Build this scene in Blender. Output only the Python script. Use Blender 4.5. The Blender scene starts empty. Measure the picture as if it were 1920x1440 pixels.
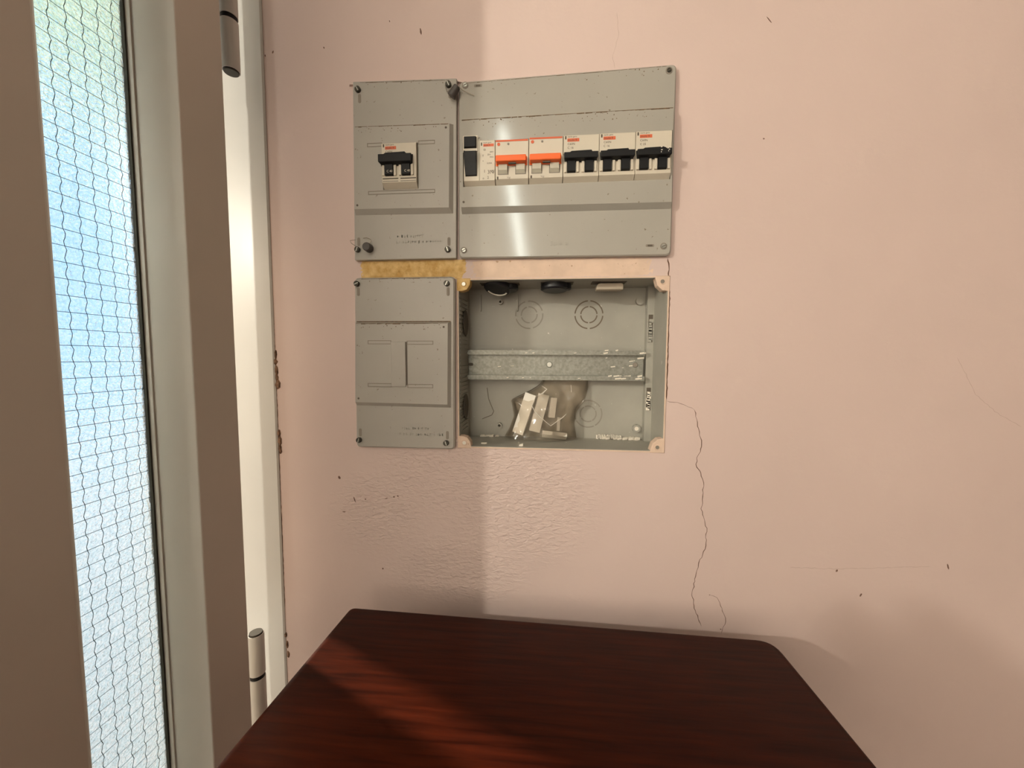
import bpy, bmesh, math, random
from mathutils import Vector, Matrix
random.seed(7)
C = bpy.context.scene.collection
PI = math.pi
R = math.radians
ZC = 1.10            # height of the lens above the floor (m); all wall measurements below are mm from the lens axis

# ------------------------------------------------------------------ camera
cam = bpy.data.cameras.new('camera'); co = bpy.data.objects.new('camera', cam); C.objects.link(co)
rt = Vector((0.9963, 0.0863, 0.0046)); up = Vector((-0.0105, 0.0688, 0.9976)); fw = Vector((-0.0858, 0.9939, -0.0694))
m = Matrix((rt, up, -fw)).transposed().to_4x4(); m.translation = (0, -0.417, ZC)
co.matrix_world = m
cam.sensor_width = 36; cam.lens = 36 * 721 / 1920; cam.clip_start = 0.01
bpy.context.scene.camera = co
# ------------------------------------------------------------------ colour management
vs = bpy.context.scene.view_settings
vs.view_transform = 'Standard'; vs.look = 'None'; vs.gamma = 1; vs.use_curve_mapping = False; vs.exposure = 0
bpy.context.scene.display_settings.display_device = 'sRGB'
# ------------------------------------------------------------------ sky
w = bpy.data.worlds.new('sky'); bpy.context.scene.world = w; w.use_nodes = True
nt = w.node_tree; nt.nodes.clear()
tc = nt.nodes.new('ShaderNodeTexCoord'); sx = nt.nodes.new('ShaderNodeSeparateXYZ'); rp = nt.nodes.new('ShaderNodeValToRGB')
bg = nt.nodes.new('ShaderNodeBackground'); wo = nt.nodes.new('ShaderNodeOutputWorld')
nt.links.new(tc.outputs['Generated'], sx.inputs[0]); nt.links.new(sx.outputs['Z'], rp.inputs[0])
rp.color_ramp.elements[0].position = 0.0; rp.color_ramp.elements[0].color = (0.40, 0.62, 0.88, 1)
rp.color_ramp.elements[1].position = 0.6; rp.color_ramp.elements[1].color = (0.36, 0.58, 0.90, 1)
nt.links.new(rp.outputs[0], bg.inputs[0]); bg.inputs[1].default_value = 1.7
nt.links.new(bg.outputs[0], wo.inputs[0])
# ------------------------------------------------------------------ lights
def light(name, kind, loc, energy, col, **k):
    l = bpy.data.lights.new(name, kind); l.energy = energy; l.color = col
    for a, v in k.items(): setattr(l, a, v)
    o = bpy.data.objects.new(name, l); C.objects.link(o); o.location = loc
    return o
def aim(o, d): o.rotation_euler = Vector(d).to_track_quat('-Z', 'Y').to_euler()
# low winter sun outside, slipping through the hinge gap of the open door
s = light('sun', 'SUN', (-3, 2, 3), 9.5, (1.0, 0.86, 0.68), angle=R(3)); aim(s, (0.905, -0.425, -0.50))
# warm bulb on the side of the room
light('wall_bulb', 'POINT', (-1.12, -1.20, ZC + 0.45), 41, (1.0, 0.95, 0.82), shadow_soft_size=0.02)
# added fill light aimed at the far wall for soft bounced light
o = light('bounce_fill', 'AREA', (-0.45, -1.70, ZC + 0.30), 56, (1.0, 0.97, 0.86), shape='RECTANGLE', size=0.9, size_y=0.9); aim(o, (-0.45, -1, 0.0))
# slim tube lamp behind the photographer (its streak shows in the glossy cover)
o = light('tube_lamp', 'AREA', (-0.165, -1.52, ZC + 0.77), 2.0, (0.92, 1.0, 0.92), shape='RECTANGLE', size=0.022, size_y=0.64); aim(o, (0.0, 1, -0.12))
o.rotation_euler.rotate_axis('Z', R(9))

# ------------------------------------------------------------------ materials
def mat(name, col, rough=0.5, metal=0.0, var=0.0, vscale=30.0, bump=0.0, bscale=200.0, col2=None, spec=0.5, coat=0.0):
    M = bpy.data.materials.new(name); M.use_nodes = True
    t = M.node_tree; b = t.nodes['Principled BSDF']
    b.inputs['Base Color'].default_value = (*col, 1); b.inputs['Roughness'].default_value = rough
    b.inputs['Metallic'].default_value = metal; b.inputs['Specular IOR Level'].default_value = spec
    b.inputs['Coat Weight'].default_value = coat
    g = t.nodes.new('ShaderNodeTexCoord')
    if var or col2:
        n = t.nodes.new('ShaderNodeTexNoise'); n.inputs['Scale'].default_value = vscale; n.inputs['Detail'].default_value = 5
        r = t.nodes.new('ShaderNodeValToRGB'); r.color_ramp.elements[0].position = 0.35; r.color_ramp.elements[1].position = 0.65
        c2 = col2 or tuple(max(0, c * (1 - var)) for c in col)
        r.color_ramp.elements[0].color = (*c2, 1); r.color_ramp.elements[1].color = (*col, 1)
        t.links.new(g.outputs['Object'], n.inputs['Vector']); t.links.new(n.outputs['Fac'], r.inputs[0]); t.links.new(r.outputs[0], b.inputs['Base Color'])
    if bump:
        n = t.nodes.new('ShaderNodeTexNoise'); n.inputs['Scale'].default_value = bscale; n.inputs['Detail'].default_value = 4
        u = t.nodes.new('ShaderNodeBump'); u.inputs['Strength'].default_value = bump; u.inputs['Distance'].default_value = 0.001
        t.links.new(g.outputs['Object'], n.inputs['Vector']); t.links.new(n.outputs['Fac'], u.inputs['Height']); t.links.new(u.outputs[0], b.inputs['Normal'])
    return M

def add_specks(M, scale, thr, col, zband=None):
    """dirt specks of their own shape; zband = list of (z, height) ledges in world mm where dirt gathers"""
    t = M.node_tree; b = t.nodes['Principled BSDF']
    old = b.inputs['Base Color'].links[0].from_socket if b.inputs['Base Color'].links else None
    g = t.nodes.new('ShaderNodeTexCoord'); n = t.nodes.new('ShaderNodeTexNoise'); n.inputs['Scale'].default_value = scale; n.inputs['Detail'].default_value = 3
    t.links.new(g.outputs['Object'], n.inputs['Vector'])
    mr = t.nodes.new('ShaderNodeMapRange'); mr.inputs[1].default_value = thr; mr.inputs[2].default_value = thr + 0.05; mr.inputs[4].default_value = 0.75
    t.links.new(n.outputs['Fac'], mr.inputs[0])
    mx = t.nodes.new('ShaderNodeMix'); mx.data_type = 'RGBA'
    t.links.new(mr.outputs[0], mx.inputs[0])
    if old: t.links.new(old, mx.inputs[6])
    else: mx.inputs[6].default_value = b.inputs['Base Color'].default_value
    mx.inputs[7].default_value = (*col, 1)
    t.links.new(mx.outputs[2], b.inputs['Base Color'])

M_panel = mat('grey_panel_plastic', (0.38, 0.355, 0.315), 0.32, var=0.06, vscale=18)
M_panel2 = mat('grey_panel_plastic_glossy', (0.37, 0.35, 0.31), 0.11, var=0.05, vscale=14)
for M in (M_panel, M_panel2): add_specks(M, 260, 0.70, (0.16, 0.12, 0.08))
M_box = mat('grey_box_plastic', (0.37, 0.355, 0.305), 0.45, var=0.10, vscale=25)
add_specks(M_box, 150, 0.715, (0.75, 0.72, 0.66))
M_groove = mat('dark_groove', (0.10, 0.08, 0.06), 0.7)
M_groove2 = mat('grey_groove', (0.23, 0.20, 0.165), 0.7)
M_dirt = mat('brown_dirt', (0.17, 0.105, 0.055), 0.9, var=0.5, vscale=300)
M_cream = mat('cream_breaker_plastic', (0.60, 0.54, 0.44), 0.38, var=0.04)
M_cream_g = mat('grey_cream_lever', (0.50, 0.47, 0.38), 0.45)
M_black = mat('black_plastic', (0.010, 0.010, 0.011), 0.45, spec=0.22)
M_orange = mat('orange_plastic', (0.85, 0.13, 0.012), 0.4)
M_redprint = mat('red_orange_print', (0.62, 0.12, 0.045), 0.5)
M_ink = mat('dark_ink', (0.09, 0.07, 0.05), 0.6)
M_paleink = mat('pale_emboss', (0.33, 0.31, 0.27), 0.5)
M_screw = mat('dark_screw', (0.05, 0.045, 0.035), 0.4, metal=0.5)
M_zinc = mat('zinc_screw', (0.42, 0.42, 0.38), 0.35, metal=0.9)
M_galv = mat('galvanised_steel', (0.30, 0.30, 0.265), 0.42, metal=0.5, col2=(0.22, 0.22, 0.19), vscale=350, bump=0.2, bscale=400)
M_white = mat('white_plastic', (0.72, 0.68, 0.60), 0.45)
M_plaster = mat('plaster_crumbs', (0.78, 0.72, 0.62), 0.9, bump=0.6, bscale=600)
M_foam = mat('yellow_foam', (0.74, 0.52, 0.23), 0.85, col2=(0.56, 0.34, 0.11), vscale=130, bump=1.0, bscale=220)
M_filler = mat('peach_filler', (0.72, 0.54, 0.42), 0.8, var=0.12, vscale=60, bump=0.4, bscale=150)
add_specks(M_filler, 210, 0.69, (0.35, 0.20, 0.10))
M_lead = mat('lead_seal', (0.07, 0.06, 0.055), 0.5, var=0.3, bump=0.5, bscale=300)
M_wire = mat('thin_wire', (0.25, 0.21, 0.16), 0.4, metal=0.7)
M_door = mat('cream_door_paint', (0.60, 0.545, 0.475), 0.38, var=0.04, vscale=8, bump=0.05, bscale=60)
M_trim = mat('white_frame_paint', (0.64, 0.63, 0.60), 0.30, var=0.05, vscale=8, bump=0.08, bscale=40)
M_gasket = mat('dark_gasket', (0.035, 0.032, 0.02), 0.7)
M_mesh = mat('glass_wire', (0.05, 0.085, 0.10), 0.5)
M_crack = mat('crack_shadow', (0.12, 0.06, 0.035), 0.95)
M_chip = mat('crumbling_plaster', (0.27, 0.16, 0.10), 0.95, col2=(0.09, 0.045, 0.025), vscale=220, bump=1.0, bscale=400)
M_floor = mat('terracotta_floor', (0.20, 0.12, 0.085), 0.5, var=0.3)
M_roomwall = mat('pale_pink_paint', (0.72, 0.66, 0.60), 0.8)
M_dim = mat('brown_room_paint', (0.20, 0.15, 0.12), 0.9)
M_ceil = mat('white_ceiling_paint', (0.42, 0.39, 0.35), 0.9)
M_out = mat('outdoor_paving', (0.42, 0.44, 0.44), 0.9, var=0.2)
M_tint_cloth = mat('pale_green_tint_cloth', (0.46, 0.53, 0.42), 0.9)
M_tint_cloth.node_tree.nodes['Principled BSDF'].inputs['Transmission Weight'].default_value = 0.6
M_rubber = mat('black_conduit', (0.008, 0.008, 0.011), 0.45)

def wall_material():
    M = mat('pink_wall_paint', (0.64, 0.50, 0.455), 0.62, var=0.05, vscale=5)
    t = M.node_tree; b = t.nodes['Principled BSDF']
    g = t.nodes.new('ShaderNodeNewGeometry')
    def blob(cx, cz, rx, rz):
        mp = t.nodes.new('ShaderNodeMapping'); mp.vector_type = 'POINT'
        mp.inputs['Scale'].default_value = (1 / rx, 0, 1 / rz); mp.inputs['Location'].default_value = (-cx / rx, 0, -cz / rz)
        gr = t.nodes.new('ShaderNodeTexGradient'); gr.gradient_type = 'SPHERICAL'
        t.links.new(g.outputs['Position'], mp.inputs[0]); t.links.new(mp.outputs[0], gr.inputs[0])
        return gr.outputs['Fac']
    def mx(a, bb, op='MAXIMUM'):
        n = t.nodes.new('ShaderNodeMath'); n.operation = op
        for i, q in enumerate((a, bb)):
            if isinstance(q, float): n.inputs[i].default_value = q
            else: t.links.new(q, n.inputs[i])
        return n.outputs[0]
    # trowelled rough patch under the panels
    patch = mx(mx(blob(-0.10, ZC - 0.13, 0.11, 0.07), blob(-0.03, ZC - 0.16, 0.11, 0.09)), mx(blob(-0.19, ZC - 0.18, 0.07, 0.06), blob(-0.10, ZC - 0.24, 0.10, 0.05)))
    mask = t.nodes.new('ShaderNodeMapRange'); mask.inputs[1].default_value = 0.02; mask.inputs[2].default_value = 0.5
    t.links.new(patch, mask.inputs[0])
    n1 = t.nodes.new('ShaderNodeTexNoise'); n1.inputs['Scale'].default_value = 190; n1.inputs['Detail'].default_value = 3; n1.inputs['Distortion'].default_value = 0.6
    n2 = t.nodes.new('ShaderNodeTexNoise'); n2.inputs['Scale'].default_value = 45; n2.inputs['Detail'].default_value = 6
    mpp = t.nodes.new('ShaderNodeMapping'); mpp.inputs['Scale'].default_value = (0.7, 1, 1.5)
    t.links.new(g.outputs['Position'], mpp.inputs[0]); t.links.new(mpp.outputs[0], n1.inputs['Vector']); t.links.new(g.outputs['Position'], n2.inputs['Vector'])
    h = mx(mx(mx(n1.outputs['Fac'], mask.outputs[0], 'MULTIPLY'), 1.0, 'MULTIPLY'), mx(n2.outputs['Fac'], 0.35, 'MULTIPLY'), 'ADD')
    u = t.nodes.new('ShaderNodeBump'); u.inputs['Strength'].default_value = 1.0; u.inputs['Distance'].default_value = 0.002
    t.links.new(h, u.inputs['Height']); t.links.new(u.outputs[0], b.inputs['Normal'])
    return M
M_wall = wall_material()

def wood_material():
    M = mat('dark_mahogany', (0.05, 0.016, 0.008), 0.36, spec=0.07)
    t = M.node_tree; b = t.nodes['Principled BSDF']
    g = t.nodes.new('ShaderNodeTexCoord'); mp = t.nodes.new('ShaderNodeMapping'); mp.inputs['Scale'].default_value = (3, 42, 42)
    n = t.nodes.new('ShaderNodeTexNoise'); n.inputs['Scale'].default_value = 5; n.inputs['Detail'].default_value = 7; n.inputs['Distortion'].default_value = 0.3
    r = t.nodes.new('ShaderNodeValToRGB'); r.color_ramp.elements[0].position = 0.3; r.color_ramp.elements[1].position = 0.72
    r.color_ramp.elements[0].color = (0.015, 0.0022, 0.0008, 1); r.color_ramp.elements[1].color = (0.050, 0.0078, 0.0024, 1)
    t.links.new(g.outputs['Object'], mp.inputs[0]); t.links.new(mp.outputs[0], n.inputs['Vector']); t.links.new(n.outputs['Fac'], r.inputs[0]); t.links.new(r.outputs[0], b.inputs['Base Color'])
    b.inputs['Specular Tint'].default_value = (1.0, 0.42, 0.25, 1)   # warm shellac
    u = t.nodes.new('ShaderNodeBump'); u.inputs['Strength'].default_value = 0.12; u.inputs['Distance'].default_value = 0.0006
    t.links.new(n.outputs['Fac'], u.inputs['Height']); t.links.new(u.outputs[0], b.inputs['Normal'])
    return M
M_wood = wood_material()

def glass_material():
    M = bpy.data.materials.new('obscured_wired_glass'); M.use_nodes = True
    t = M.node_tree; t.nodes.clear()
    out = t.nodes.new('ShaderNodeOutputMaterial'); g = t.nodes.new('ShaderNodeTexCoord')
    n = t.nodes.new('ShaderNodeTexNoise'); n.inputs['Scale'].default_value = 650; n.inputs['Detail'].default_value = 3
    t.links.new(g.outputs['Object'], n.inputs['Vector'])
    cr = t.nodes.new('ShaderNodeValToRGB'); cr.color_ramp.elements[0].position = 0.40; cr.color_ramp.elements[1].position = 0.62   # cast pattern; sparkle through the glass is put into this tint
    cr.color_ramp.elements[0].color = (0.80, 0.90, 0.93, 1); cr.color_ramp.elements[1].color = (1.0, 1.0, 1.0, 1); t.links.new(n.outputs['Fac'], cr.inputs[0])
    u = t.nodes.new('ShaderNodeBump'); u.inputs['Strength'].default_value = 1.0; u.inputs['Distance'].default_value = 0.0008
    t.links.new(n.outputs['Fac'], u.inputs['Height'])
    rf = t.nodes.new('ShaderNodeBsdfRefraction'); rf.inputs['IOR'].default_value = 1.35; rf.inputs['Roughness'].default_value = 0.12; t.links.new(cr.outputs[0], rf.inputs['Color'])
    tr = t.nodes.new('ShaderNodeBsdfTranslucent'); tr.inputs['Color'].default_value = (0.85, 0.92, 0.93, 1)
    gl = t.nodes.new('ShaderNodeBsdfGlossy'); gl.inputs['Roughness'].default_value = 0.25
    for q in (rf, tr, gl): t.links.new(u.outputs[0], q.inputs['Normal'])
    m1 = t.nodes.new('ShaderNodeMixShader'); m1.inputs[0].default_value = 0.05
    m2 = t.nodes.new('ShaderNodeMixShader'); m2.inputs[0].default_value = 0.05
    t.links.new(rf.outputs[0], m1.inputs[1]); t.links.new(tr.outputs[0], m1.inputs[2])
    t.links.new(m1.outputs[0], m2.inputs[1]); t.links.new(gl.outputs[0], m2.inputs[2]); t.links.new(m2.outputs[0], out.inputs[0])
    return M
M_glass = glass_material()

def bag_material():
    M = bpy.data.materials.new('clear_plastic_bag'); M.use_nodes = True
    t = M.node_tree; t.nodes.clear()
    out = t.nodes.new('ShaderNodeOutputMaterial')
    tp = t.nodes.new('ShaderNodeBsdfTransparent'); tp.inputs['Color'].default_value = (0.96, 0.925, 0.88, 1)
    df = t.nodes.new('ShaderNodeBsdfDiffuse'); df.inputs['Color'].default_value = (0.50, 0.43, 0.35, 1)
    gl = t.nodes.new('ShaderNodeBsdfGlossy'); gl.inputs['Roughness'].default_value = 0.16
    fr = t.nodes.new('ShaderNodeFresnel'); fr.inputs[0].default_value = 1.35
    m1 = t.nodes.new('ShaderNodeMixShader'); m1.inputs[0].default_value = 0.10
    m2 = t.nodes.new('ShaderNodeMixShader')
    t.links.new(tp.outputs[0], m1.inputs[1]); t.links.new(df.outputs[0], m1.inputs[2]); t.links.new(fr.outputs[0], m2.inputs[0])
    t.links.new(m1.outputs[0], m2.inputs[1]); t.links.new(gl.outputs[0], m2.inputs[2]); t.links.new(m2.outputs[0], out.inputs[0])
    return M
M_bag = bag_material()

# ------------------------------------------------------------------ mesh builder: x, out-from-wall, z in mm
def rnd_poly(pts, r, n=4):
    """round the corners of a convex polygon"""
    out = []; N = len(pts)
    rr = r if isinstance(r, (list, tuple)) else [r] * N
    for i in range(N):
        p = Vector(pts[i]); a = (Vector(pts[i - 1]) - p).normalized(); b = (Vector(pts[(i + 1) % N]) - p).normalized()
        if rr[i] <= 0: out.append(tuple(p)); continue
        for k in range(n + 1):
            t = k / n; out.append(tuple(p + a * rr[i] * (1 - t) ** 2 + b * rr[i] * t ** 2))
    return out
def rect(x0, z0, x1, z1): return [(x0, z0), (x1, z0), (x1, z1), (x0, z1)]
def inset(pts, d):
    N = len(pts); A = sum(pts[i][0] * pts[(i + 1) % N][1] - pts[(i + 1) % N][0] * pts[i][1] for i in range(N)); sgn = 1 if A > 0 else -1
    out = []
    for i in range(N):
        p = Vector(pts[i]); a = (p - Vector(pts[i - 1])); b = (Vector(pts[(i + 1) % N]) - p)
        a = a.normalized() if a.length > 1e-9 else b.normalized(); b = b.normalized() if b.length > 1e-9 else a
        na = Vector((-a.y, a.x)) * sgn; nb = Vector((-b.y, b.x)) * sgn
        q = na + nb; k = q.length_squared
        out.append(tuple(p + (q * (2 * d / k) if k > 0.2 else na * d)))
    return out
class MB:
    def __init__(s): s.v = []; s.f = []
    def loop(s, pts): i = len(s.v); s.v += pts; return list(range(i, i + len(pts)))
    def bridge(s, a, b):
        n = len(a)
        for i in range(n): s.f.append((a[i], a[(i + 1) % n], b[(i + 1) % n], b[i]))
    def prism(s, pts, w0, w1, ch=0.0):
        A = s.loop([(p[0], w0, p[1]) for p in pts]); s.f.append(tuple(A))
        if ch:
            B = s.loop([(p[0], w1 - ch, p[1]) for p in pts]); s.bridge(A, B); A = B
            pts = inset(pts, ch)
        B = s.loop([(p[0], w1, p[1]) for p in pts]); s.bridge(A, B); s.f.append(tuple(B)); return s
    def frus(s, p0, w0, p1, w1):
        A = s.loop([(p[0], w0, p[1]) for p in p0]); B = s.loop([(p[0], w1, p[1]) for p in p1])
        s.f += [tuple(A), tuple(B)]; s.bridge(A, B); return s
    def ring(s, o0, i0, w0, o1, i1, w1):
        L = [s.loop([(p[0], ww, p[1]) for p in q]) for q, ww in ((o0, w0), (o1, w1), (i1, w1), (i0, w0))]
        for k in range(4): s.bridge(L[k], L[(k + 1) % 4])
        return s
    def box(s, x0, w0, z0, x1, w1, z1, ch=0.0): return s.prism(rect(x0, z0, x1, z1), w0, w1, ch)
    def cyl(s, c, ax, r, h, n=20, r2=None, ch=0):
        ax = Vector(ax).normalized(); t = Vector((0, 0, 1)) if abs(ax.z) < 0.9 else Vector((1, 0, 0))
        u = ax.cross(t).normalized(); v = ax.cross(u); c = Vector(c); r2 = r if r2 is None else r2
        def lp(rad, d): return s.loop([tuple(c + ax * d + (u * math.cos(2 * PI * k / n) + v * math.sin(2 * PI * k / n)) * rad) for k in range(n)])
        A = lp(r, 0); s.f.append(tuple(A))
        if ch: B = lp(r2, h - ch); s.bridge(A, B); A = B; r2 -= ch
        B = lp(r2, h); s.bridge(A, B); s.f.append(tuple(B)); return s
    def tube(s, path, r, n=6, flat=1.0):
        P = [Vector(p) for p in path]; prev = None
        rr = r if isinstance(r, list) else [r] * len(P)
        for i, p in enumerate(P):
            d = (P[min(i + 1, len(P) - 1)] - P[max(i - 1, 0)]).normalized(); t = Vector((0, 1, 0)) if abs(d.y) < 0.9 else Vector((1, 0, 0))
            u = d.cross(t).normalized(); v = d.cross(u)
            L = s.loop([tuple(p + (u * math.cos(2 * PI * k / n) + v * math.sin(2 * PI * k / n) * flat) * rr[i]) for k in range(n)])
            if prev: s.bridge(prev, L)
            else: s.f.append(tuple(L))
            prev = L
        s.f.append(tuple(prev)); return s
    def obb(s, c, ex, ey, ez):
        c, ex, ey, ez = map(Vector, (c, ex, ey, ez))
        L = [s.loop([tuple(c + ez * q + ex * a + ey * b) for a, b in ((-1, -1), (1, -1), (1, 1), (-1, 1))]) for q in (-1, 1)]
        s.f += [tuple(L[0]), tuple(L[1])]; s.bridge(*L); return s
    def arc(s, cx, cz, r0, r1, a0, a1, w0, w1, n=8):
        o = [(cx + r1 * math.cos(a0 + (a1 - a0) * k / n), cz + r1 * math.sin(a0 + (a1 - a0) * k / n)) for k in range(n + 1)]
        i = [(cx + r0 * math.cos(a0 + (a1 - a0) * k / n), cz + r0 * math.sin(a0 + (a1 - a0) * k / n)) for k in range(n + 1)]
        for k in range(n):
            s.frus([o[k], o[k + 1], i[k + 1], i[k]], w0, [o[k], o[k + 1], i[k + 1], i[k]], w1)
        return s
    def build(s, name, M, parent=None, smooth=False, bevel=0):
        base = parent_loc(parent)
        me = bpy.data.meshes.new(name)
        me.from_pydata([(x / 1000 - base.x, -y / 1000 - base.y, ZC + z / 1000 - base.z) for x, y, z in s.v], [], s.f)
        bm = bmesh.new(); bm.from_mesh(me); bmesh.ops.remove_doubles(bm, verts=bm.verts, dist=1e-7)
        if bevel: bmesh.ops.bevel(bm, geom=[e for e in bm.edges if e.is_manifold and e.calc_face_angle(0) > 0.6], offset=bevel / 1000, segments=2, profile=0.5, affect='EDGES', clamp_overlap=True)
        bmesh.ops.recalc_face_normals(bm, faces=bm.faces); bm.to_mesh(me); bm.free()
        me.materials.append(M)
        if smooth: me.shade_smooth(); me.set_sharp_from_angle(angle=R(40))
        o = bpy.data.objects.new(name, me); C.objects.link(o)
        if parent: o.parent = parent
        else:                                   # put the origin of a one-mesh thing at its middle
            c = sum((v.co for v in me.vertices), Vector()) / len(me.vertices)
            me.transform(Matrix.Translation(-c)); o.location = c
        return o
def parent_loc(p):
    v = Vector((0, 0, 0))
    while p: v = v + p.location; p = p.parent
    return v
def tag(o, label=None, cat=None, group=None, kind=None):
    for k, q in (('label', label), ('category', cat), ('group', group), ('kind', kind)):
        if q: o[k] = q
    return o
def thing(name, loc, label, cat, group=None):
    o = bpy.data.objects.new(name, None); C.objects.link(o); o.location = (loc[0] / 1000, -loc[1] / 1000, ZC + loc[2] / 1000); o.empty_display_size = 0.02
    return tag(o, label, cat, group)
def text(s, size, x, z, wd, M, parent, name='lettering', depth=0.1, align='LEFT', sx=1.0):
    cu = bpy.data.curves.new('t', 'FONT'); cu.body = s; cu.size = size / 1000; cu.extrude = depth / 1000; cu.align_x = align; cu.resolution_u = 2
    t = bpy.data.objects.new('t', cu); C.objects.link(t); bpy.context.view_layer.update()
    me = bpy.data.meshes.new_from_object(t.evaluated_get(bpy.context.evaluated_depsgraph_get()))
    bpy.data.objects.remove(t); bpy.data.curves.remove(cu)
    b = parent_loc(parent)
    me.transform(Matrix.Translation((x / 1000 - b.x, -wd / 1000 - b.y, ZC + z / 1000 - b.z)) @ Matrix.Rotation(PI / 2, 4, 'X') @ Matrix.Diagonal((sx, 1, 1, 1)))
    me.name = name; me.materials.clear(); me.materials.append(M)
    o = bpy.data.objects.new(name, me); C.objects.link(o); o.parent = parent
    return o

# ------------------------------------------------------------------ the setting
W_L, W_R, W_B = -1400, 2000, 2700          # room extents (mm)
HZ0, HZ1 = -ZC * 1000, 2500 - ZC * 1000
DOOR_X0, DOOR_X1, DOOR_TOP = -1250, -390, 2080 - ZC * 1000
holes = [(-201, 110, -99, 280, 70), (-88, 110, 121, 280, 70), (-205, -97, -103, 81, 70), (-96.5, -101, 127.5, 84.5, 70)]
def wall_mesh():
    b = MB()
    xs = sorted({-308.5, W_R} | {h[0] for h in holes} | {h[2] for h in holes})
    zs = sorted({HZ0, HZ1} | {h[1] for h in holes} | {h[3] for h in holes})
    def hole(x, z):
        return any(h[0] < x < h[2] and h[1] < z < h[3] for h in holes)
    cell = {}
    for i in range(len(xs) - 1):
        for j in range(len(zs) - 1):
            cell[i, j] = hole((xs[i] + xs[i + 1]) / 2, (zs[j] + zs[j + 1]) / 2)
    D = -70
    for (i, j), h in cell.items():
        x0, x1, z0, z1 = xs[i], xs[i + 1], zs[j], zs[j + 1]
        wd = D if h else 0
        b.f.append(tuple(b.loop([(x0, wd, z0), (x1, wd, z0), (x1, wd, z1), (x0, wd, z1)])))
        for di, dj, e in ((1, 0, ((x1, z0), (x1, z1))), (0, 1, ((x0, z1), (x1, z1)))):
            if (i + di, j + dj) in cell and cell[i + di, j + dj] != h:
                (a0, c0), (a1, c1) = e
                b.f.append(tuple(b.loop([(a0, 0, c0), (a1, 0, c1), (a1, D, c1), (a0, D, c0)])))
    # outer sides and back of the slab
    B = -150
    for q in ([(xs[0], 0, HZ0), (xs[0], 0, HZ1), (xs[0], B, HZ1), (xs[0], B, HZ0)], [(xs[-1], 0, HZ0), (xs[-1], 0, HZ1), (xs[-1], B, HZ1), (xs[-1], B, HZ0)],
              [(xs[0], B, HZ0), (xs[-1], B, HZ0), (xs[-1], B, HZ1), (xs[0], B, HZ1)]):
        b.f.append(tuple(b.loop(q)))
    return b
wall = wall_mesh().build('wall_front', M_wall); tag(wall, kind='structure')
WL = wall.location.copy()
for nm, a, M in (('wall_beside_doorway', (W_L, -150, HZ0, DOOR_X0, 0, HZ1), M_roomwall), ('wall_over_doorway', (DOOR_X0, -150, DOOR_TOP, -308.5, 0, HZ1), M_roomwall),
              ('wall_back', (W_L, W_B, HZ0, W_R, W_B + 100, HZ1), M_roomwall), ('wall_left', (W_L - 100, 0, HZ0, W_L, W_B, HZ1), M_roomwall), ('wall_right', (W_R, 0, HZ0, W_R + 100, W_B, HZ1), M_dim),
              ('floor', (W_L - 100, -150, HZ0 - 100, W_R + 100, W_B + 100, HZ0), M_floor), ('ceiling', (W_L - 100, -150, HZ1, W_R + 100, W_B + 100, HZ1 + 100), M_ceil)):
    tag(MB().box(*a).build(nm, M), kind='structure')
tag(MB().box(-9000, -12000, HZ0 - 150, 6000, -150, HZ0 - 60).build('terrace_ground', M_out), kind='structure')

# unseen green cloth outside, added to tint the top of the door glass
aw = MB(); A = aw.loop([(-1750, -160, 1010), (-200, -160, 1010), (-200, -160, 1004), (-1750, -160, 1004)]); B = aw.loop([(-1750, -1250, 860), (-200, -1250, 860), (-200, -1250, 854), (-1750, -1250, 854)])
aw.f += [tuple(A), tuple(B)]; aw.bridge(A, B); a_ = aw.build('tint_cloth', M_tint_cloth); tag(a_, 'pale green cloth added outside to tint the door glass', 'tint_cloth')

# white door frame post standing flush beside the pink wall
tr = MB().prism(rnd_poly([(-390, HZ0), (-308.5, HZ0), (-308.5, DOOR_TOP), (-390, DOOR_TOP)], 0), -150, 2.5, 1.5).build('trim_1', M_trim); tag(tr, kind='structure')

# ---- glazed leaf, open square to the wall
door = bpy.data.objects.new('door_1', None); C.objects.link(door); door.location = (-0.32, -0.16, 0.03); tag(door, kind='structure')
DZ0, DZ1 = HZ0 + 12, DOOR_TOP - 6
XF, XB = -290, -379
def leafbox(x0, w0, z0, x1, w1, z1, ch): return MB().box(x0, w0, z0, x1, w1, z1, 0)
def zprism(pts, z0, z1):
    b = MB(); A = b.loop([(x, q, z0) for x, q in pts]); B = b.loop([(x, q, z1) for x, q in pts]); b.f += [tuple(A), tuple(B)]; b.bridge(A, B); return b
zprism([(XF, 78.5), (XF, 123), (-340, 123), (XB, 85), (XB, 78.5)], DZ0, DZ1).build('stile', M_door, door, bevel=1.0)
leafbox(XB, 210.5, DZ0, XF, 256, DZ1, 1).build('stile', M_door, door, bevel=1.0)
leafbox(XB, 123, DZ1 - 90, XF, 210.5, DZ1, 1).build('rail', M_door, door, bevel=1.0)
leafbox(XB, 123, DZ0, XF, 210.5, DZ0 + 140, 1).build('rail', M_door, door, bevel=1.0)
gz0, gz1 = DZ0 + 140, DZ1 - 90
MB().box(-330.5, 123, gz0, -326.5, 124.2, gz1).build('glazing_bead', M_door, door)
MB().box(-333.0, 123, gz0, -330.5, 125.5, gz1).build('gasket', M_gasket, door)
MB().box(-330.5, 208.5, gz0, -322, 210.5, gz1).build('glazing_bead', M_door, door)
MB().box(-339, 123, gz0, -333.2, 210.5, gz1).build('glass_pane', M_glass, door)
wm = MB()
zz = gz0 + 5
k0 = math.floor((gz0 + 16.2) / 11.5) + 1
zl = []
z = -16.2 + 11.5 * k0
while z < gz1: zl.append(z); z += 11.5
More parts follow.
